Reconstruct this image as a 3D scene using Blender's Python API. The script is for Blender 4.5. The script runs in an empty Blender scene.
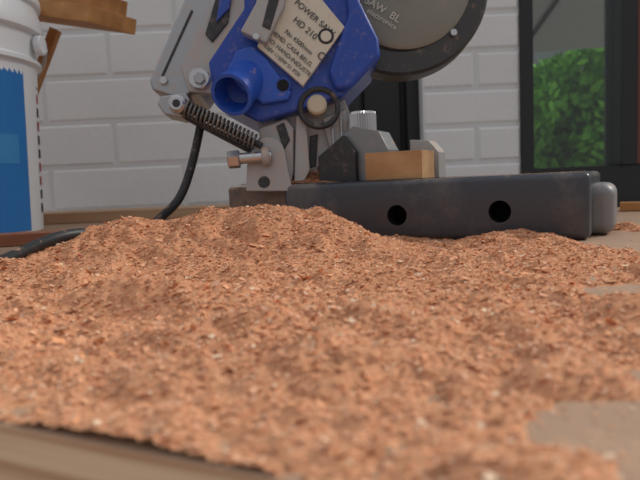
import bpy, math, random
import numpy as np
from mathutils import Vector, Matrix, noise as mnoise
random.seed(4); rng=np.random.default_rng(7)
sc=bpy.context.scene
try:
    sc.view_settings.view_transform='Standard'
except Exception: pass
COL=sc.collection

# ---------------------------------------------------------------- materials
def mat(name,c,rough=.6,metal=0.,dust=0.,dscale=60.,dcol=(.60,.35,.22),bump=0.,bscale=200.,var=0.,coat=0.):
    m=bpy.data.materials.new(name); m.use_nodes=True
    nt=m.node_tree; N=nt.nodes; L=nt.links; b=N['Principled BSDF']
    b.inputs['Roughness'].default_value=rough; b.inputs['Metallic'].default_value=metal
    b.inputs['Base Color'].default_value=(*c,1)
    if coat: b.inputs['Coat Weight'].default_value=coat
    tc=N.new('ShaderNodeTexCoord'); src=None
    if var>0:
        n=N.new('ShaderNodeTexNoise'); n.inputs['Scale'].default_value=dscale*.4; n.inputs['Detail'].default_value=5
        L.new(tc.outputs['Object'],n.inputs['Vector'])
        mx=N.new('ShaderNodeMix'); mx.data_type='RGBA'
        mx.inputs[6].default_value=(*[x*(1-var) for x in c],1); mx.inputs[7].default_value=(*[min(1,x*(1+var)) for x in c],1)
        L.new(n.outputs['Fac'],mx.inputs[0]); L.new(mx.outputs[2],b.inputs['Base Color']); src=mx.outputs[2]
    if dust>0:
        n=N.new('ShaderNodeTexNoise'); n.inputs['Scale'].default_value=dscale; n.inputs['Detail'].default_value=10; n.inputs['Roughness'].default_value=.75
        L.new(tc.outputs['Object'],n.inputs['Vector'])
        r=N.new('ShaderNodeMapRange'); r.inputs[1].default_value=.60-dust*.40; r.inputs[2].default_value=.85-dust*.1; r.inputs[4].default_value=.9
        L.new(n.outputs['Fac'],r.inputs[0])
        ge=N.new('ShaderNodeNewGeometry'); sp=N.new('ShaderNodeSeparateXYZ'); L.new(ge.outputs['Normal'],sp.inputs[0])
        r2=N.new('ShaderNodeMapRange'); r2.inputs[1].default_value=-.1; r2.inputs[2].default_value=.8; r2.inputs[3].default_value=.4; r2.inputs[4].default_value=2.6
        L.new(sp.outputs['Z'],r2.inputs[0])
        mu=N.new('ShaderNodeMath'); mu.operation='MULTIPLY'; mu.use_clamp=True; L.new(r.outputs[0],mu.inputs[0]); L.new(r2.outputs[0],mu.inputs[1])
        mx=N.new('ShaderNodeMix'); mx.data_type='RGBA'
        mx.inputs[6].default_value=(*c,1); mx.inputs[7].default_value=(*dcol,1)
        if src: L.new(src,mx.inputs[6])
        L.new(mu.outputs[0],mx.inputs[0]); L.new(mx.outputs[2],b.inputs['Base Color'])
        if metal>0:
            s=N.new('ShaderNodeMath'); s.operation='MULTIPLY_ADD'; s.inputs[1].default_value=-metal; s.inputs[2].default_value=metal
            L.new(mu.outputs[0],s.inputs[0]); L.new(s.outputs[0],b.inputs['Metallic'])
    if bump>0:
        n=N.new('ShaderNodeTexNoise'); n.inputs['Scale'].default_value=bscale; n.inputs['Detail'].default_value=6
        L.new(tc.outputs['Object'],n.inputs['Vector'])
        bp=N.new('ShaderNodeBump'); bp.inputs['Strength'].default_value=bump; bp.inputs['Distance'].default_value=.002
        L.new(n.outputs['Fac'],bp.inputs['Height']); L.new(bp.outputs[0],b.inputs['Normal'])
    return m

def woodmat(name,c1,c2,scale=(3,60,60),rough=.7,rot=0.):
    m=bpy.data.materials.new(name); m.use_nodes=True
    nt=m.node_tree; N=nt.nodes; L=nt.links; b=N['Principled BSDF']; b.inputs['Roughness'].default_value=rough
    tc=N.new('ShaderNodeTexCoord'); mp=N.new('ShaderNodeMapping'); mp.inputs['Scale'].default_value=scale; mp.inputs['Rotation'].default_value=(0,0,rot)
    n=N.new('ShaderNodeTexNoise'); n.inputs['Scale'].default_value=1; n.inputs['Detail'].default_value=6
    r=N.new('ShaderNodeValToRGB'); r.color_ramp.elements[0].position=.3; r.color_ramp.elements[1].position=.7
    r.color_ramp.elements[0].color=(*c1,1); r.color_ramp.elements[1].color=(*c2,1)
    L.new(tc.outputs['Object'],mp.inputs[0]); L.new(mp.outputs[0],n.inputs['Vector']); L.new(n.outputs['Fac'],r.inputs[0]); L.new(r.outputs[0],b.inputs['Base Color'])
    return m

M_blue=mat('blue_plastic',(.022,.070,.40),.30,0,dust=.17,dscale=110,bump=.05,bscale=600,dcol=(.34,.26,.30))
M_blue2=mat('blue_plastic_clean',(.028,.11,.55),.27,0,dust=.08,dscale=80)
M_alu=mat('cast_aluminium',(.42,.42,.43),.32,.85,dust=.26,dscale=120,bump=.1,bscale=500)
M_alul=mat('light_cast_metal',(.44,.44,.44),.5,.3,dust=.36,dscale=120,bump=.12,bscale=500)
M_steel=mat('zinc_steel',(.58,.58,.59),.28,.9,dust=.18,dscale=120)
M_spring=mat('spring_steel',(.20,.19,.18),.4,.8,dust=.2,dscale=150)
M_dark=mat('dark_plastic',(.035,.036,.04),.5,0,dust=.2,dscale=90,dcol=(.40,.28,.21))
M_black=mat('black_painted_steel',(.068,.075,.090),.30,.25,dust=.26,dscale=16,dcol=(.24,.21,.19),bump=.06,bscale=900)
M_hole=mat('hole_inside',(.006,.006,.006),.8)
M_dusty=mat('dust_covered_casting',(.18,.155,.14),.7,.2,dust=.5,dscale=90,bump=.3,bscale=400)
M_guard=mat('guard_dark',(.06,.06,.058),.4,.3,dust=.10,dscale=70)
M_disc=mat('guard_disc',(.27,.265,.225),.45,.3,dust=.06,dscale=60)
M_label=mat('label_cream',(.72,.67,.55),.45,0,dust=.2,dscale=100)
M_ink=mat('label_ink',(.03,.03,.04),.6)
M_ivory=mat('ivory_plastic',(.62,.54,.40),.5)
M_white=mat('white_bucket_plastic',(.80,.82,.85),.35,0,dust=.03,dscale=40)
M_lblue=mat('bucket_label_blue',(.02,.19,.55),.35,0,var=.3,dscale=10)
M_lred=mat('bucket_label_red',(.45,.03,.03),.4)
M_cable=mat('cable_rubber',(.02,.021,.024),.5,0,dust=.12,dscale=120)
M_wall=mat('white_painted_brick',(.82,.815,.81),.7,0,var=.08,dscale=12,bump=.6,bscale=60)
M_mort=mat('white_painted_mortar',(.74,.74,.75),.8,0,bump=.4,bscale=80)
M_frame=mat('dark_window_frame',(.018,.019,.022),.4)
M_brown=mat('brown_frame',(.15,.05,.035),.5)
M_stone=mat('stone_sill',(.22,.24,.26),.7,var=.15,dscale=10)
M_floor=mat('terrace_concrete',(.42,.38,.34),.85,var=.2,dscale=6,bump=.3,bscale=40)
M_board=mat('hardboard_top',(.42,.275,.185),.75,0,var=.12,dscale=60,dust=.20,dcol=(.60,.35,.21),bump=.15,bscale=700)
m=bpy.data.materials.new('plywood_edge'); m.use_nodes=True
N=m.node_tree.nodes; L=m.node_tree.links; b=N['Principled BSDF']; b.inputs['Roughness'].default_value=.8
tc=N.new('ShaderNodeTexCoord'); mp=N.new('ShaderNodeMapping'); mp.inputs['Scale'].default_value=(4,4,260)
n=N.new('ShaderNodeTexNoise'); n.inputs['Scale'].default_value=1; n.inputs['Detail'].default_value=3
r=N.new('ShaderNodeValToRGB'); r.color_ramp.elements[0].position=.38; r.color_ramp.elements[1].position=.62
r.color_ramp.elements[0].color=(.55,.30,.17,1); r.color_ramp.elements[1].color=(.85,.58,.37,1)
L.new(tc.outputs['Object'],mp.inputs[0]); L.new(mp.outputs[0],n.inputs['Vector']); L.new(n.outputs['Fac'],r.inputs[0]); L.new(r.outputs[0],b.inputs['Base Color'])
M_ply=m
M_wood=woodmat('pine_wood',(.40,.21,.09),(.58,.35,.17),(6,60,60))
M_orange=woodmat('orange_wood',(.40,.17,.05),(.62,.31,.11),(6,40,40))
M_red=woodmat('red_wood',(.22,.075,.035),(.36,.14,.07),(5,60,60))
M_light=woodmat('light_wood',(.46,.27,.15),(.60,.39,.24),(4,40,40))
m=bpy.data.materials.new('window_glass'); m.use_nodes=True; N=m.node_tree.nodes; L=m.node_tree.links
for x in list(N):
    if x.type!='OUTPUT_MATERIAL': N.remove(x)
o=[x for x in N if x.type=='OUTPUT_MATERIAL'][0]
t=N.new('ShaderNodeBsdfTransparent'); t.inputs[0].default_value=(.86,.90,.88,1)
g=N.new('ShaderNodeBsdfGlossy'); g.inputs['Roughness'].default_value=.02; mx=N.new('ShaderNodeMixShader'); mx.inputs[0].default_value=.06
L.new(t.outputs[0],mx.inputs[1]); L.new(g.outputs[0],mx.inputs[2]); L.new(mx.outputs[0],o.inputs[0]); M_glass=m
def attrmat(name,rough):
    m=bpy.data.materials.new(name); m.use_nodes=True; N=m.node_tree.nodes; b=N['Principled BSDF']; b.inputs['Roughness'].default_value=rough
    b.inputs['Specular IOR Level'].default_value=.12
    a=N.new('ShaderNodeAttribute'); a.attribute_name='Col'; m.node_tree.links.new(a.outputs['Color'],b.inputs['Base Color']); return m
M_chip=attrmat('sawdust_chips',.95); M_leaf=attrmat('foliage',.6)

# ---------------------------------------------------------------- helpers
def empty(name,loc=(0,0,0)):
    e=bpy.data.objects.new(name,None); e.location=loc; COL.objects.link(e); e.empty_display_size=.05
    return e
def link(ob,parent):
    COL.objects.link(ob)
    if parent:
        ob.parent=parent; ob.matrix_parent_inverse=Matrix.Translation(-parent.location)
    return ob
def mesh(name,vs,fs,mt,parent=None,smooth=False,bevel=0,seg=2):
    me=bpy.data.meshes.new(name); me.from_pydata([tuple(v) for v in vs],[],fs); me.update()
    me.materials.append(mt); ob=bpy.data.objects.new(name,me); link(ob,parent)
    import bmesh
    bm=bmesh.new(); bm.from_mesh(me); bmesh.ops.recalc_face_normals(bm,faces=bm.faces); bm.to_mesh(me); bm.free()
    if smooth:
        for p in me.polygons: p.use_smooth=True
        try: me.set_sharp_from_angle(angle=math.radians(35))
        except Exception: pass
    if bevel:
        for p in me.polygons: p.use_smooth=True
        bv=ob.modifiers.new('b','BEVEL'); bv.width=bevel; bv.segments=seg; bv.limit_method='ANGLE'; bv.angle_limit=math.radians(25); bv.harden_normals=True
    return ob
def frame_box(name,org,ax,ay,az,lo,hi,mt,parent=None,bevel=0,seg=2):
    vs=[]
    for k in (0,1):
        for (i,j) in ((0,0),(1,0),(1,1),(0,1)):
            vs.append(org+ax*(lo[0],hi[0])[i]+ay*(lo[1],hi[1])[j]+az*(lo[2],hi[2])[k])
    fs=[(0,3,2,1),(4,5,6,7),(0,1,5,4),(1,2,6,5),(2,3,7,6),(3,0,4,7)]
    return mesh(name,vs,fs,mt,parent,bevel=bevel,seg=seg)
EX,EY,EZ=Vector((1,0,0)),Vector((0,1,0)),Vector((0,0,1)); ORG=Vector((0,0,0))
def box(name,lo,hi,mt,parent=None,bevel=0,seg=2): return frame_box(name,ORG,EX,EY,EZ,lo,hi,mt,parent,bevel,seg)
def basis(d):
    d=d.normalized(); u=d.orthogonal().normalized(); return u,d.cross(u)
def lathe(name,p0,d,prof,mt,parent=None,n=40,smooth=True):
    d=d.normalized(); u,w=basis(d); vs=[];fs=[]
    for (r,t) in prof:
        for i in range(n):
            a=2*math.pi*i/n; vs.append(p0+d*t+(u*math.cos(a)+w*math.sin(a))*r)
    for k in range(len(prof)-1):
        for i in range(n):
            j=(i+1)%n; fs.append((k*n+i,k*n+j,(k+1)*n+j,(k+1)*n+i))
    if prof[0][0]>1e-6: fs.append(tuple(range(n-1,-1,-1)))
    if prof[-1][0]>1e-6: fs.append(tuple((len(prof)-1)*n+i for i in range(n)))
    return mesh(name,vs,fs,mt,parent,smooth=smooth)
def cyl(name,p0,p1,r,mt,parent=None,n=32,ch=.12):
    d=p1-p0; l=d.length; c=min(r*ch,l*.3)
    return lathe(name,p0,d,[(r-c,0),(r,c),(r,l-c),(r-c,l)],mt,parent,n)
def tube(name,pts,r,mt,parent=None,kind='NURBS',res=8,cyclic=False):
    cu=bpy.data.curves.new(name,'CURVE'); cu.dimensions='3D'; cu.bevel_depth=r; cu.bevel_resolution=4; cu.resolution_u=res; cu.use_fill_caps=True
    s=cu.splines.new(kind); s.points.add(len(pts)-1)
    for i,p in enumerate(pts): s.points[i].co=(*p,1)
    s.use_cyclic_u=cyclic
    if kind=='NURBS': s.order_u=4; s.use_endpoint_u=not cyclic
    cu.materials.append(mt); ob=bpy.data.objects.new(name,cu); return link(ob,parent)
def text(name,s,org,ax,ay,size,mt,parent):
    cu=bpy.data.curves.new(name,'FONT'); cu.body=s; cu.size=size; cu.extrude=.0001; cu.materials.append(mt)
    ob=bpy.data.objects.new(name,cu); COL.objects.link(ob)
    ax=ax.normalized(); az=ax.cross(ay).normalized(); ay=az.cross(ax)
    mw=Matrix(((ax.x,ay.x,az.x,org.x),(ax.y,ay.y,az.y,org.y),(ax.z,ay.z,az.z,org.z),(0,0,0,1)))
    ob.parent=parent; ob.matrix_parent_inverse=Matrix.Translation(-parent.location); ob.matrix_basis=mw
    return ob

# ---------------------------------------------------------------- camera
CAM=Vector((0,0,.06)); pit=math.atan(60/620); rol=math.radians(2.5)
R0=Vector((1,0,0)); U0=Vector((0,math.sin(pit),math.cos(pit))); F0=Vector((0,math.cos(pit),-math.sin(pit)))
Rc=R0*math.cos(rol)-U0*math.sin(rol); Uc=R0*math.sin(rol)+U0*math.cos(rol)
cd=bpy.data.cameras.new('camera'); cam=bpy.data.objects.new('camera',cd); COL.objects.link(cam)
cam.matrix_world=Matrix(((Rc.x,Uc.x,-F0.x,CAM.x),(Rc.y,Uc.y,-F0.y,CAM.y),(Rc.z,Uc.z,-F0.z,CAM.z),(0,0,0,1)))
cd.lens=34.875; cd.sensor_width=36; cd.clip_start=.01; cd.clip_end=100
cd.dof.use_dof=True; cd.dof.focus_distance=.50; cd.dof.aperture_fstop=14
sc.camera=cam

# ---------------------------------------------------------------- table
tA=Vector((.898,-.44,0)); tA.normalize(); tB=Vector((-tA.y,tA.x,0)); tO=Vector((0,.115,0))
table=empty('work_table',(0,.6,-.75))
top=frame_box('table_top',tO,tA,tB,EZ,(-1.1,0,-.018),(.95,.93,0),M_board,table,bevel=.0008)
top.data.materials.append(M_ply)
for p in top.data.polygons:
    if abs(p.normal.z)<.5: p.material_index=1
for i,(a,bb) in enumerate([(-1.0,.06),(-1.0,.8),(.8,.06),(.8,.8)]):
    frame_box('leg_%d'%(i+1),tO,tA,tB,EZ,(a,bb,-.75),(a+.07,bb+.07,-.018),M_light,table,bevel=.003)
frame_box('apron_front',tO,tA,tB,EZ,(-.93,.08,-.10),(.8,.10,-.018),M_light,table)
frame_box('apron_back',tO,tA,tB,EZ,(-.93,.83,-.10),(.8,.85,-.018),M_light,table)

# ---------------------------------------------------------------- sawdust
def vnoise(x,y,seed):
    r=np.random.default_rng(seed); T=r.random((256,256))
    xi=np.floor(x).astype(int); yi=np.floor(y).astype(int); fx=x-xi; fy=y-yi
    fx=fx*fx*(3-2*fx); fy=fy*fy*(3-2*fy)
    a=T[xi%256,yi%256]; b=T[(xi+1)%256,yi%256]; c=T[xi%256,(yi+1)%256]; d=T[(xi+1)%256,(yi+1)%256]
    return (a*(1-fx)+b*fx)*(1-fy)+(c*(1-fx)+d*fx)*fy
def fbm(x,y,s,o,seed):
    v=0;a=1;t=0
    for i in range(o):
        v=v+a*vnoise(x*s*2**i+31*i,y*s*2**i+17*i,seed+i); t+=a; a*=.5
    return v/t-.5
RX=[-.33,-.26,-.222,-.19,-.159,-.125,-.087,-.045,.001,.025,.049,.097,.148,.17,.20,.225,.30]
RZ=[0,.000,.021,.0295,.0365,.0305,.0375,.0435,.034,.024,.013,.000,.0068,.009,.004,.000,0]
RY=[.5,.50,.51,.515,.52,.52,.52,.52,.51,.505,.50,.50,.51,.50,.48,.47,.46]
def ell(x,y,cx,cy,rx,ry): return np.clip(1.25-((x-cx)/rx)**2-((y-cy)/ry)**2,0,1)
def H(x,y):
    xw=x+.010*fbm(x,y,30,3,91)
    rz=np.interp(xw,RX,RZ); ry=np.interp(xw,RX,RY)+.02*fbm(x,y,14,2,55)
    t=y-ry
    sf=.058+.035*fbm(x,y,12,2,77)
    tt=np.abs(t)/sf
    p=np.where(t<0,.5*np.exp(-tt**2)+.5*np.clip(1-tt*.55,0,1),np.exp(-(t/.055)**2))
    h=rz*p
    am=np.clip(np.abs(t)/.04,0.15,1)
    h+=rz*p*am*(.85*fbm(x,y,26,3,11)+.35*fbm(x,y,75,3,13))
    d=(y-.115)*tB.y+x*tB.x
    lay=.0026+.0165*fbm(x,y,21,3,21)+.0085*fbm(x,y,55,2,31)
    lay=lay+.013*np.exp(-((x+.085)/.040)**2-((y-.300)/.018)**2)+.006*np.exp(-((x-.02)/.09)**2-((y-.34)/.020)**2)+.004*np.exp(-((x+.16)/.04)**2-((y-.36)/.02)**2)
    lay+=.003*np.exp(-((x+.03)/.08)**2-((y-.19)/.03)**2)
    lay=np.maximum(lay,.0014+.002*fbm(x,y,120,2,41))
    lay=np.where(d<.03,lay*np.clip(.4+d/.04,0,1),lay)
    lay-=.003*np.clip(rz*p/.012,0,1)
    far=np.clip((y-.60)/.05,0,1)+np.clip((x-.21)/.05,0,1)*np.clip((y-.2)/.1,0,1)+np.clip((-.30-x)/.06,0,1)+np.clip((-.10-x)*np.clip((y-.52)/.05,0,1)/.05,0,1)+np.clip((-.215-x)/.03,0,1)*np.clip((y-.44)/.03,0,1)
    lay-=.009*np.clip(far,0,1.5)
    lay-=.0030*np.clip((x-.05)/.04,0,1)*np.clip((y-.44)/.03,0,1)
    bare=ell(x,y,.104,.121,.056,.056)+.75*ell(x,y,.19,.290,.075,.026)+.8*ell(x,y,.27,.42,.07,.06)
    lay-=(.0062)*np.clip(bare,0,1)*(1+1.8*fbm(x,y,60,3,61))
    h=h+lay
    h+=.014*np.exp(-((x-.30)/.035)**2-((y-.60)/.04)**2)
    h+=.0032*fbm(x,y,130,3,71)+.0016*fbm(x,y,420,2,81)
    return h,d
step=.0011
gx=np.arange(-.46,.40,step); gy=np.arange(.02,.72,step)
X,Y=np.meshgrid(gx,gy,indexing='ij'); Z,Dd=H(X,Y)
nx,ny=X.shape
ok=(Z>.0001)&(Dd>.001)
idx=np.arange(nx*ny).reshape(nx,ny)
q=ok[:-1,:-1]|ok[1:,:-1]|ok[:-1,1:]|ok[1:,1:]
q&=(Dd[:-1,:-1]>.0005)
F=np.stack([idx[:-1,:-1][q],idx[1:,:-1][q],idx[1:,1:][q],idx[:-1,1:][q]],1)
V=np.stack([X,Y,np.maximum(Z,-.0006)],-1).reshape(-1,3)
used=np.unique(F); remap=-np.ones(nx*ny,int); remap[used]=np.arange(len(used)); V=V[used]; F=remap[F]
shade=.70+.34*(fbm(V[:,0],V[:,1],600,2,5)+.5)  # bed darker than the chips: shade of crevices put into its colour
CA=np.array([.77,.395,.22])
C=np.concatenate([CA*shade[:,None],np.ones((len(V),1))],1)
def chips(px,py,pz,smin,smax,tilt=.45,pw=2.4,bl=.76,bh=.48):
    n=len(px); s=smin+(smax-smin)*rng.random(n)**pw
    yaw=rng.random(n)*2*np.pi; tl=(rng.random(n)-.5)*2*tilt; tr=(rng.random(n)-.5)*2*tilt
    ux=np.stack([np.cos(yaw)*np.cos(tl),np.sin(yaw)*np.cos(tl),np.sin(tl)],1)
    uy=np.stack([-np.sin(yaw)*np.cos(tr),np.cos(yaw)*np.cos(tr),np.sin(tr)],1)
    asp=.35+.6*rng.random(n)
    P=np.stack([px,py,pz],1)
    up=np.array([0,0,1.])
    fold=(s*.25*(rng.random(n)-.3))[:,None]*up
    a=ux*(s*.5)[:,None]; b=uy*(s*.5*asp)[:,None]
    k=.4+.6*rng.random((n,1))
    V=np.stack([P-a-b*k,P+a-b+fold,P+a*k+b,P-a+b-fold],1).reshape(-1,3)
    F=np.arange(4*n).reshape(n,4)
    br=bl+bh*rng.random(n)
    hue=rng.random(n)
    c=np.stack([.79*br,(.375+.08*hue)*br,(.19+.10*hue)*br,np.ones(n)],1)
    lightm=rng.random(n)<.09
    c[lightm,:3]=np.array([.92,.69,.49])*(.88+.2*rng.random((lightm.sum(),1)))
    dk=rng.random(n)<.06; c[dk,:3]*=.55
    return V,F,np.repeat(np.clip(c,0,.95),4,0)
def surf(n,x0,x1,y0,y1,keep=.0004):
    x=rng.uniform(x0,x1,n); y=rng.uniform(y0,y1,n); z,d=H(x,y); k=(z>keep)&(d>.0015); return x[k],y[k],z[k]
parts=[(V,F,C)]
x,y,z=surf(560000,-.42,.34,.05,.64); parts.append(chips(x,y,z+.0001+.0005*rng.random(len(x)),.0004,.0015))
x,y,z=surf(26000,-.34,.30,.10,.60); parts.append(chips(x,y,z+.0006,.0013,.0030))
x,y,z=surf(1700,-.34,.30,.20,.60); parts.append(chips(x,y,z+.0010,.0025,.0055,tilt=.55))
n=190000; x=rng.uniform(-.5,.6,n); y=rng.uniform(.06,.95,n); z,d=H(x,y); pr_=.06+.94*np.exp(z/.0028); k=(z<.0005)&(d>.0015)&(rng.random(n)<pr_); parts.append(chips(x[k],y[k],np.full(k.sum(),.0004),.00035,.0015,tilt=.2))
bA=Vector((.8907,-.4544,0)); bB=Vector((.4544,.8907,0)); bO=Vector((-.036,.6425,0)); BT=.057
def bw(a,b_): return bO.x+bA.x*a+bB.x*b_, bO.y+bA.y*a+bB.y*b_
n=3500; a=rng.uniform(-.07,.28,n); bq=rng.uniform(.008,.16,n); x,y=bw(a,bq); parts.append(chips(x,y,np.full(n,BT+.0004),.0004,.0014,tilt=.2))
n=34000; a=rng.normal(.0,.026,n); bq=rng.normal(.040,.02,n); k=(a>-.068)&(a<.055)&(bq>.006); a=a[k];bq=bq[k]
hh=.016*np.exp(-((a-.012)/.024)**2-((bq-.045)/.022)**2)+.006*np.exp(-((a+.03)/.035)**2-((bq-.03)/.02)**2); x,y=bw(a,bq); parts.append(chips(x,y,BT+hh*rng.random(len(a))**.4+.0003,.0006,.0020))
off=0; VV=[];FF=[];CC=[]
for v,f,c in parts: VV.append(v); FF.append(f+off); CC.append(c); off+=len(v)
VV=np.concatenate(VV);FF=np.concatenate(FF);CC=np.concatenate(CC)
def npmesh(name,VV,FF,CC,mt,parent=None,smooth=False):
    me=bpy.data.meshes.new(name); k=FF.shape[1]
    me.vertices.add(len(VV)); me.vertices.foreach_set('co',VV.astype(np.float32).ravel())
    me.loops.add(FF.size); me.loops.foreach_set('vertex_index',FF.astype(np.int32).ravel())
    me.polygons.add(len(FF)); me.polygons.foreach_set('loop_start',np.arange(0,FF.size,k,dtype=np.int32))
    try: me.polygons.foreach_set('loop_total',np.full(len(FF),k,dtype=np.int32))
    except Exception: pass
    me.update(calc_edges=True)
    at=me.color_attributes.new('Col','FLOAT_COLOR','POINT'); at.data.foreach_set('color',CC.astype(np.float32).ravel())
    me.materials.append(mt); ob=bpy.data.objects.new(name,me); return link(ob,parent)
npmesh('sawdust_pile',VV,FF,CC,M_chip)

# ---------------------------------------------------------------- mitre saw
saw=empty('mitre_saw',(.05,.62,0))
def B(a,b_,z): return bO+bA*a+bB*b_+EZ*z
base=frame_box('base_casting',bO,bA,bB,EZ,(0,0,.001),(.2916,.17,BT),M_black,saw)
bv=base.modifiers.new('b','BEVEL'); bv.width=.0055; bv.segments=5; bv.limit_method='ANGLE'
for i,(a,z) in enumerate(((.1232,.0235),(.2185,.0255))):
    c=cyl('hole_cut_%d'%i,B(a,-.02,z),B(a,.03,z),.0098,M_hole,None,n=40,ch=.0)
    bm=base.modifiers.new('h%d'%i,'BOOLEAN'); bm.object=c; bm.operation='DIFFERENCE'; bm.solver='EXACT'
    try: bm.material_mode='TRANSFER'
    except Exception: pass
dg=bpy.context.evaluated_depsgraph_get(); dg.update()
nm=bpy.data.meshes.new_from_object(base.evaluated_get(dg)); base.modifiers.clear(); base.data=nm
for p in nm.polygons: p.use_smooth=True
try: nm.set_sharp_from_angle(angle=math.radians(40))
except Exception: pass
for o in [o for o in bpy.data.objects if o.name.startswith('hole_cut')]: bpy.data.objects.remove(o)
frame_box('base_left_wing',bO,bA,bB,EZ,(-.075,.008,.001),(.002,.16,BT-.001),M_dusty,saw,bevel=.003)
M_tt=mat('turntable_grey',(.26,.26,.27),.5,.3,dust=.14,dscale=90)
frame_box('turntable_end',bO,bA,bB,EZ,(.26,.040,.001),(.309,.12,.046),M_tt,saw,bevel=.010,seg=5)
def bprism(name,pts,b0,b1,mt,bevel=.0008):
    n=len(pts); vs=[B(a,b0,z) for a,z in pts]+[B(a,b1,z) for a,z in pts]
    fs=[tuple(range(n)),tuple(range(2*n-1,n-1,-1))]+[(i,(i+1)%n,n+(i+1)%n,n+i) for i in range(n)]
    return mesh(name,vs,fs,mt,saw,bevel=bevel)
M_fence=mat('fence_grey',(.27,.28,.29),.4,.5,dust=.2,dscale=90,dcol=(.46,.34,.26))
bprism('fence_block',[(.034,BT),(.034,BT+.030),(.068,BT+.056),(.096,BT+.049),(.106,BT+.030),(.106,BT)],.03,.06,M_fence)
bprism('fence_face',[(.031,BT),(.031,BT+.027),(.060,BT+.047),(.073,BT+.030),(.073,BT)],.022,.030,M_dark)
bprism('fence_rear',[(.118,BT),(.118,BT+.040),(.138,BT+.038),(.148,BT+.026),(.148,BT)],.06,.085,M_alul)
kp=B(.073,.045,BT+.05); prof_n=60; vs=[];fs=[]
for k,(rr,zz) in enumerate(((.011,0),(.0140,.0015),(.0140,.0185),(.0120,.021))):
    for i in range(prof_n):
        a=2*math.pi*i/prof_n; r2=rr*(1 if i%2 else .91); vs.append(kp+Vector((math.cos(a)*r2,math.sin(a)*r2,zz)))
for k in range(3):
    for i in range(prof_n):
        j=(i+1)%prof_n; fs.append((k*prof_n+i,k*prof_n+j,(k+1)*prof_n+j,(k+1)*prof_n+i))
fs.append(tuple(range(prof_n-1,-1,-1))); fs.append(tuple(3*prof_n+i for i in range(prof_n)))
mesh('clamp_knob',vs,fs,M_steel,saw)
cyl('clamp_screw',B(.073,.045,BT+.03),B(.073,.045,BT+.052),.004,M_steel,saw)
wb=empty('wood_offcut',tuple(B(.12,.03,BT)))
frame_box('block',B(0,0,0),bA,bB,EZ,(.0885,.010,BT+.0003),(.146,.05,BT+.0270),M_wood,wb,bevel=.0005)

hd=.64; hs=hd/620; hO=CAM+F0*hd
def HP(a,b_,y=0,k=None):
    k=(1+y/620) if k is None else k
    return hO+(Rc*(a-320)*k+Uc*(240-b_)*k+F0*y)*hs
def prism(name,pts,y0,y1,mt,bevel=2.,seg=3):
    k=1+y0/620; n=len(pts)
    vs=[HP(a,b_,y0,k) for a,b_ in pts]+[HP(a,b_,y1,k) for a,b_ in pts]
    fs=[tuple(range(n)),tuple(range(2*n-1,n-1,-1))]+[(i,(i+1)%n,n+(i+1)%n,n+i) for i in range(n)]
    return mesh(name,vs,fs,mt,saw,bevel=bevel*hs,seg=seg)
def hcyl(name,a,b_,r,y0,y1,mt,n=40,ch=.12):
    k=1+y0/620; return cyl(name,HP(a,b_,y0,k),HP(a,b_,y1,k),r*k*hs,mt,saw,n,ch)
def bar(name,p,q,w,y0,y1,mt,bevel=1.5):
    d=Vector((q[0]-p[0],q[1]-p[1])); d.normalize(); n_=Vector((-d.y,d.x))*w/2
    return prism(name,[(p[0]+n_.x,p[1]+n_.y),(q[0]+n_.x,q[1]+n_.y),(q[0]-n_.x,q[1]-n_.y),(p[0]-n_.x,p[1]-n_.y)],y0,y1,mt,bevel)
prism('motor_frame',[(198,-70),(184,0),(149,80),(152,90),(176,98),(196,93),(250,10),(260,-70)],12,95,M_alu,3)
prism('motor_frame_side',[(226,-70),(214,0),(180,66),(188,92),(212,94),(246,30),(262,-70)],3,14,M_alul,2)
prism('motor_vent',[(216,-4),(233,-14),(228,22),(212,42),(205,34)],0,6,M_dark,1)
prism('motor_blue_insert',[(222,-20),(235,-26),(229,8),(216,22)],-3,4,M_blue,1)
bar('frame_groove',(192,10),(162,76),2.2,10.5,14,M_dark,.4)
prism('motor_housing',[(240,-70),(243,8),(207,62),(213,98),(258,122),(300,110),(344,96),(379,60),(378,38),(356,-4),(352,-70)],2,90,M_blue,4,4)
prism('housing_lobe',[(340,-60),(348,14),(328,72),(336,90),(352,88),(381,56),(379,38),(360,0),(358,-60)],-8,10,M_blue,5,4)
prism('housing_rib',[(236,50),(252,44),(268,60),(292,92),(288,100),(262,104),(240,88),(226,70)],-5,6,M_blue2,3)
prism('release_lever',[(262,-40),(290,-40),(284,6),(266,43),(240,31),(256,2)],-16,-2,M_alul,2)
prism('lever_slot',[(270,-6),(280,-4),(270,30),(262,26)],-17,-15,M_dark,.5)
hcyl('lever_pin',256,36,3.5,-20,-14,M_steel)
prism('rating_plate',[(296,-32),(345,27),(303,86),(257,46)],-6,2,M_label,1)
ta=(HP(303,86)-HP(257,46)).normalized(); tu=(HP(345,27)-HP(303,86)).normalized()
def plate_text(i,s,sz,row,off=3):
    o=HP(257,46,-7,1-7/620)+tu*row*hs+ta*off*hs
    text('plate_text_%d'%i,s,o,ta,tu,sz*hs,M_ink,saw)
plate_text(1,'~230V 1150W S1 IP20',5.2,4); plate_text(2,'NO: HAND-INDUSTR.',6.0,11); plate_text(3,'HEMD. CASA BELG.',6.2,19)
plate_text(4,'No 4500/min',6.5,28,14); plate_text(5,'POWER SAW',8.5,56,5); plate_text(6,'HD 210',9,42,14)
text('plate_ce','CE',HP(316,56,-7,1-7/620),ta,tu,11*hs,M_ink,saw)
hcyl('plate_emblem',326,36,8,-6.8,-5,M_ink,24); hcyl('plate_emblem_in',326,36,5.5,-7.4,-6.2,M_label,24)
pa=HP(252,76,16,1+16/620); pb=HP(231,95,-24,1-24/620); dd=pb-pa; l=dd.length; r=20*hs
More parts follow.
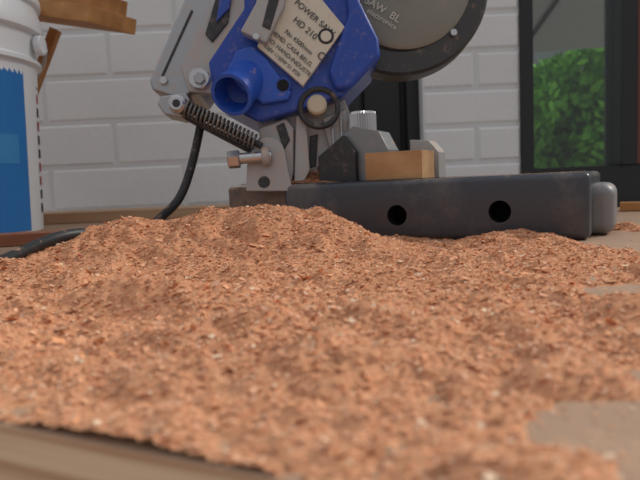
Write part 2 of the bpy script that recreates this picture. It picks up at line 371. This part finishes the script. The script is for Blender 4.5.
lathe('dust_port',pa,dd,[(r*1.02,0),(r,l*.85),(r*1.06,l*.86),(r*1.06,l),(r*.88,l),(r*.84,l*.6),(r*.8,l*.25),(0,l*.24)],M_blue2,saw,n=48)
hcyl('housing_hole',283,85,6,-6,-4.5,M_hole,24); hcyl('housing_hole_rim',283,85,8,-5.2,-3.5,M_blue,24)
hcyl('frame_bolt',199,78,11,-4,6,M_steel); hcyl('frame_bolt_head',199,78,6,-9,-3,M_alu,6)
hcyl('frame_screw',163,80,4,8,14,M_steel,20)
k=1+30/620
gc=HP(400,-14,30,k); gr=89*k*hs
lathe('blade_guard',gc,F0,[(gr*.72,.002),(gr*.74,0),(gr*.97,0),(gr,.003),(gr,.030),(gr*.97,.033)],M_guard,saw,n=96)
lathe('guard_disc',HP(405,-18,26,1+26/620),F0,[(0,0),(62*k*hs,0),(66*k*hs,.0025),(66*k*hs,.012)],M_disc,saw,n=80)
lathe('guard_hub',HP(404,-26,16,1+16/620),F0,[(0,0),(16*hs,0),(18*hs,.002),(18*hs,.012)],M_steel,saw,n=40)
gx1=(Rc*math.cos(.55)-Uc*math.sin(.55)); gy1=(Rc*math.sin(.55)+Uc*math.cos(.55))
text('guard_text_1','SAW  BL',HP(364,2,24,1+24/620),gx1,gy1,11*hs,M_label,saw)
text('guard_text_2','electronics',HP(366,12,24,1+24/620),gx1,gy1,8*hs,M_label,saw)
hcyl('guard_edge_screw',454,32,3.5,26,32,M_steel,20)
tube('carry_handle',[HP(250,-60,40),HP(240,-110,40),HP(290,-150,40),HP(360,-140,40),HP(400,-95,45)],.011,M_dark,saw)
prism('pivot_casting',[(276,108),(300,104),(344,98),(350,112),(346,140),(330,152),(318,168),(318,184),(276,184)],22,70,M_alul,2)
prism('pivot_arm_left',[(258,128),(286,118),(294,128),(294,172),(290,190),(268,190),(262,150)],12,34,M_alul,2)
prism('pivot_post_front',[(296,116),(306,114),(310,170),(304,182),(294,182)],8,24,M_alul,1.5)
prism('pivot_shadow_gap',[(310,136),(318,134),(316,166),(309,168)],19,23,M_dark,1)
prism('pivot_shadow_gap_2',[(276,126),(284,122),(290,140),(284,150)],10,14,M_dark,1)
prism('pivot_web',[(322,118),(346,108),(350,140),(330,150)],14,24,M_alul,2)
bar('pivot_rib_1',(332,122),(334,148),2.5,10,15,M_alu,.6); bar('pivot_rib_2',(341,116),(342,144),2.5,10,15,M_alu,.6)
rp=[HP(319+19*math.cos(t),108+19*math.sin(t),2) for t in np.linspace(0,2*math.pi,24,endpoint=False)]
tube('adjuster_ring',rp,3.0*hs,M_dark,saw,cyclic=True)
hcyl('adjuster_knob',317,104,10,-2,16,M_ivory,32,.2)
prism('spring_carrier',[(160,96),(186,92),(192,104),(182,118),(164,114),(157,104)],0,30,M_alu,2)
bar('spring_bar',(162,104),(262,156),6,10,22,M_dark,1)
p0=HP(182,106,-4); p1=HP(257,143,-4); dx=p1-p0; u,w=basis(dx); T=19; pts=[]
for i in range(T*14+1):
    t=i/(T*14); a=2*math.pi*T*t; pts.append(p0+dx*t+(u*math.cos(a)+w*math.sin(a))*7.0*hs)
tube('tension_spring',pts,1.35*hs,M_spring,saw,kind='POLY')
cyl('spring_rod',HP(170,100,-4),HP(262,146,-4),3.2*hs,M_dark,saw,16)
hcyl('spring_anchor',176,103,9,-14,2,M_steel,28,.3); hcyl('spring_anchor_hole',176,103,4,-15,-13.5,M_dark,20)
ear=[(246,191),(247,165),(252,150)]+[(268+17*math.cos(t),154+17*math.sin(t)) for t in np.linspace(math.pi*1.1,math.pi*1.95,8)]+[(288,170),(293,191)]
prism('bevel_ear',ear,-2,8,M_alul,1.2)
hcyl('ear_hole',264,182,6,-2.6,-1.5,M_dark,24)
cyl('bevel_bolt',HP(236,159,-8),HP(272,156,-8),5.5*hs,M_steel,saw)
cyl('bevel_bolt_head',HP(228,160,-8),HP(240,159,-8),9*hs,M_steel,saw,6)
cyl('bevel_nut',HP(262,157,-8),HP(270,156,-8),9.5*hs,M_alul,saw,24)
cabl=empty('power_cable',(-.16,.6,0))
tube('cable',[HP(203,112,20),HP(198,140,20),HP(190,175,16),HP(178,205,8),Vector((-.163,.62,.028)),Vector((-.163,.60,.015)),Vector((-.17,.56,.016)),Vector((-.18,.51,.024)),Vector((-.197,.475,.028)),Vector((-.218,.455,.017)),Vector((-.236,.43,.007)),Vector((-.30,.40,.0055)),Vector((-.45,.37,.0055)),Vector((-.6,.45,.0055))],.0046,M_cable,cabl,res=16)

# ---------------------------------------------------------------- bucket
bk=empty('plastic_bucket',(-.54,.90,0)); bc=Vector((-.54,.90,.0005))
lathe('bucket_body',bc,EZ,[(.122,0),(.128,.004),(.136,.24),(.144,.243),(.144,.248),(.139,.252),(.141,.285),(.149,.288),(.150,.30),(.143,.325),(.149,.328),(.149,.338),(.142,.338),(.138,.25),(.125,.006),(0,.006)],M_white,bk,n=96)
def band(name,z0,z1,a0,a1,mt,off=.0008):
    vs=[];fs=[];n=40
    for i in range(n+1):
        a=math.radians(a0+(a1-a0)*i/n)
        for z in (z0,z1):
            r=.128+(.136-.128)*(z-.004)/.236+off; vs.append(bc+Vector((r*math.cos(a),r*math.sin(a),z)))
    for i in range(n): fs.append((2*i,2*i+2,2*i+3,2*i+1))
    return mesh(name,vs,fs,mt,bk,smooth=True)
band('label_blue',.006,.2395,-165,-6,M_lblue,.0012)
band('label_swirl',.10,.14,-60,-14,mat('label_light_blue',(.05,.28,.62),.4),.0016)
for i in range(10): band('print_%d'%i,.03+i*.02,.043+i*.02,13,19,M_lred if i in (2,3,6,8) else M_ink,.0009)
tube('bucket_handle',[bc+Vector((.152*math.cos(math.radians(t)),.152*math.sin(math.radians(t)),.27-.10*math.sin(math.radians((t-20)/1.8)) )) for t in range(20,201,15)],.0025,M_steel,bk)
hx=bc+Vector((.143,.02,.27)); cyl('handle_ear',hx,hx+Vector((.010,0,0)),.014,M_white,bk)

pl=empty('wooden_plank',(-.4,1.05,.33))
d=Vector((-.86,.40,.23)).normalized(); s_=Vector((.42,.90,0)).normalized(); s_=(s_-d*s_.dot(d)).normalized(); nn=d.cross(s_).normalized()
if nn.z<0: nn=-nn
frame_box('plank_lower',Vector((-.304,.99,.319)),d,s_,nn,(0,-.05,-.012),(.8,.05,.012),M_orange,pl,bevel=.001)
frame_box('plank_upper',Vector((-.320,1.0,.346)),d,s_,nn,(.0,-.03,-.014),(.75,.05,.016),M_orange,pl,bevel=.001)
pr2=empty('wooden_prop',(-.5,1.1,0)); pp=Vector((-.60,1.10,.0005)); dd=(Vector((-.435,1.09,.335))-pp)
frame_box('prop',pp,dd.normalized(),EY,dd.normalized().cross(EY),(0.01,-.008,-.008),(dd.length,.008,.008),M_orange,pr2,bevel=.001)
pb_=empty('wooden_board',(-.45,1.2,0)); box('board',(-.95,1.14,.0005),(-.13,1.26,.02),M_light,pb_,bevel=.001)
ps=empty('wooden_strip',(-.42,.70,0)); frame_box('strip',Vector((-.42,.70,0)),Vector((.97,.24,0)).normalized(),Vector((-.24,.97,0)).normalized(),EZ,(-.2,-.02,.0005),(.16,.02,.014),M_red,ps,bevel=.001)
pr=empty('wooden_batten',(.5,.84,0)); frame_box('batten',Vector((.50,.80,0)),tA,tB,EZ,(-.10,-.012,.0005),(.35,.012,.012),M_orange,pr,bevel=.001)

# ---------------------------------------------------------------- wall / windows
WY=1.5
def bricks(name,x0,x1,z0,z1,yy,parent=None,ch=.105,bl=.32,depth=.1,zoff=0):
    vs=[];fs=[];mi=[]
    def bx(ax,bx_,az,bz,y0):
        o=len(vs); c=.006; dz=random.uniform(-.001,.001)
        vs.extend([(ax,y0+.0040,az),(bx_,y0+.0040,az),(bx_,y0+.0040,bz),(ax,y0+.0040,bz),(ax+c,y0+dz,az+c),(bx_-c,y0+dz,az+c),(bx_-c,y0+dz,bz-c),(ax+c,y0+dz,bz-c)])
        fs.extend([(o+4,o+5,o+6,o+7),(o,o+1,o+5,o+4),(o+1,o+2,o+6,o+5),(o+2,o+3,o+7,o+6),(o+3,o,o+4,o+7)]); mi.extend([0]*5)
    z=math.floor(z0/ch)*ch+zoff
    while z<z1:
        x=math.floor(x0/bl)*bl-(bl/2 if round(z/ch)%2 else 0)
        while x<x1:
            a=max(x+.004,x0); b_=min(x+bl-.004,x1); c=max(z+.004,z0); d_=min(z+ch-.004,z1)
            if b_-a>.02 and d_-c>.02: bx(a,b_,c,d_,yy)
            x+=bl
        z+=ch
    o=len(vs); y0=yy+.0035; y1=yy+depth
    vs.extend([(x0,y0,z0),(x1,y0,z0),(x1,y0,z1),(x0,y0,z1),(x0,y1,z0),(x1,y1,z0),(x1,y1,z1),(x0,y1,z1)])
    fs.extend([(o,o+1,o+2,o+3),(o+5,o+4,o+7,o+6),(o,o+4,o+5,o+1),(o+1,o+5,o+6,o+2),(o+2,o+6,o+7,o+3),(o+3,o+7,o+4,o)]); mi.extend([1]*6)
    me=bpy.data.meshes.new(name); me.from_pydata(vs,[],fs); me.materials.append(M_wall); me.materials.append(M_mort)
    me.polygons.foreach_set('material_index',mi); me.update()
    ob=bpy.data.objects.new(name,me); return link(ob,parent)
wall=empty('wall_back',(0,WY,-.75))
bricks('bricks_left',-2.6,.08,-.75,1.9,WY,wall,zoff=.01)
bricks('bricks_pier',.252,.478,-.75,1.9,WY-.04,wall,ch=.085,bl=.25,depth=.16)
bricks('bricks_right',1.62,2.6,-.75,1.9,WY,wall)
bricks('lintel_door',.08,.252,1.35,1.9,WY,wall)
bricks('lintel_window',.478,1.62,1.35,1.9,WY,wall)
dr=empty('door_1',(.175,WY,-.75))
box('door_leaf',(.08,WY+.05,-.75),(.252,WY+.09,1.35),M_frame,dr)
box('door_frame_left',(.08,WY+.01,-.75),(.11,WY+.05,1.35),M_frame,dr,bevel=.002)
box('door_frame_right',(.222,WY+.01,-.75),(.252,WY+.05,1.35),M_frame,dr,bevel=.002)
box('door_panel',(.12,WY+.04,-.5),(.212,WY+.052,1.2),M_frame,dr,bevel=.004)
wn=empty('window_1',(1.06,WY,-.75))
box('frame_left',(.478,WY-.045,-.75),(.508,WY+.06,1.35),M_frame,wn,bevel=.002)
box('frame_top',(.508,WY-.03,1.29),(1.62,WY+.06,1.35),M_frame,wn,bevel=.002)
box('frame_right',(1.57,WY-.03,-.75),(1.62,WY+.06,1.29),M_frame,wn,bevel=.002)
box('rail_bottom',(.508,WY-.02,-.06),(1.57,WY+.05,.065),M_frame,wn,bevel=.002)
box('lower_panel',(.508,WY,-.75),(1.57,WY+.04,-.06),M_stone,wn)
box('mullion',(.718,WY-.03,.065),(.755,WY+.06,1.29),M_frame,wn,bevel=.002)
box('inner_frame',(.757,WY-.025,.065),(.86,WY+.04,1.29),M_brown,wn,bevel=.002)
box('glass_pane_left',(.508,WY+.01,.065),(.718,WY+.016,1.29),M_glass,wn)
box('glass_pane_right',(.86,WY+.01,.065),(1.57,WY+.016,1.29),M_glass,wn)
sl=empty('window_sill',(1.05,WY-.06,-.03)); box('sill',(.51,WY-.09,-.075),(1.6,WY-.046,-.04),M_stone,sl,bevel=.003)
fl=mesh('floor',[(-6,-5,-.75),(6,-5,-.75),(6,9,-.75),(-6,9,-.75),(-6,-5,-.85),(6,-5,-.85),(6,9,-.85),(-6,9,-.85)],[(0,1,2,3),(4,7,6,5),(0,4,5,1),(1,5,6,2),(2,6,7,3),(3,7,4,0)],M_floor)
n=60000; hx_=rng.uniform(.4,4.2,n); hy=rng.uniform(3.9,4.9,n); hz=rng.uniform(-.75,1.2,n)
bump=np.array([mnoise.noise(Vector((a*3.2,0,c*3.2))) for a,c in zip(hx_,hz)])
topz=.84+.30*np.array([mnoise.noise(Vector((a*1.7,3.3,0))) for a in hx_])
k=(hz<topz)&(hy>4.2+bump*.4); hx_,hy,hz,bump=hx_[k],hy[k],hz[k],bump[k]; n=len(hx_)
s=.03+.03*rng.random(n); v1=rng.normal(size=(n,3)); v1/=np.linalg.norm(v1,axis=1)[:,None]; v2=rng.normal(size=(n,3)); v2-=v1*(v1*v2).sum(1)[:,None]; v2/=np.linalg.norm(v2,axis=1)[:,None]
P=np.stack([hx_,hy,hz],1); a=v1*s[:,None]; b_=v2*(s*.5)[:,None]
V=np.stack([P-a,P-b_,P+a,P+b_],1).reshape(-1,3); F=np.arange(4*n).reshape(n,4)
br=.6+.8*rng.random(n); c=np.stack([.18*br,.45*br,.06*br,np.ones(n)],1); c=np.repeat(c,4,0)
npmesh('garden_hedge',V,F,c,M_leaf)
gw=empty('garden_wall',(2,5.2,-.75)); box('wall_slab',(-.5,5.2,-.75),(5.2,5.35,2.4),mat('render_grey',(.40,.41,.42),.9,var=.1,dscale=4),gw)
cx,cy=1.35,2.75; pa_=empty('garden_parasol',(cx,cy,-.75)); M_can=mat('canopy_grey',(.42,.42,.43),.8); ap=Vector((cx,cy,1.18)); nseg=8
rim=[Vector((cx+.95*math.cos(2*math.pi*i/nseg+.2),cy+.85*math.sin(2*math.pi*i/nseg+.2),.72)) for i in range(nseg)]
vs=[ap]+rim; fs=[(0,1+i,1+(i+1)%nseg) for i in range(nseg)]
mesh('canopy',vs,fs,M_can,pa_)
for i,p in enumerate(rim): cyl('rib_%d'%i,ap-EZ*.02,p-EZ*.015,.010,M_frame,pa_,8)
cyl('pole',Vector((cx,cy,-.75)),ap,.022,M_frame,pa_,20)

# ---------------------------------------------------------------- light
w=bpy.data.worlds.new('world'); sc.world=w; w.use_nodes=True; N=w.node_tree.nodes; L=w.node_tree.links
bg=N['Background']; tc=N.new('ShaderNodeTexCoord'); sp=N.new('ShaderNodeSeparateXYZ'); rp=N.new('ShaderNodeValToRGB')
rp.color_ramp.elements[0].position=.0; rp.color_ramp.elements[0].color=(.46,.465,.48,1)
rp.color_ramp.elements[1].position=.8; rp.color_ramp.elements[1].color=(.93,.95,1,1)
L.new(tc.outputs['Generated'],sp.inputs[0]); L.new(sp.outputs['Z'],rp.inputs[0]); L.new(rp.outputs[0],bg.inputs[0]); bg.inputs[1].default_value=.60
s=bpy.data.lights.new('sun','SUN'); s.energy=2.3; s.angle=math.radians(11); s.color=(1,.95,.88)
so=bpy.data.objects.new('sun',s); COL.objects.link(so); so.rotation_euler=Vector((-.68,-.24,-.54)).to_track_quat('-Z','Y').to_euler()
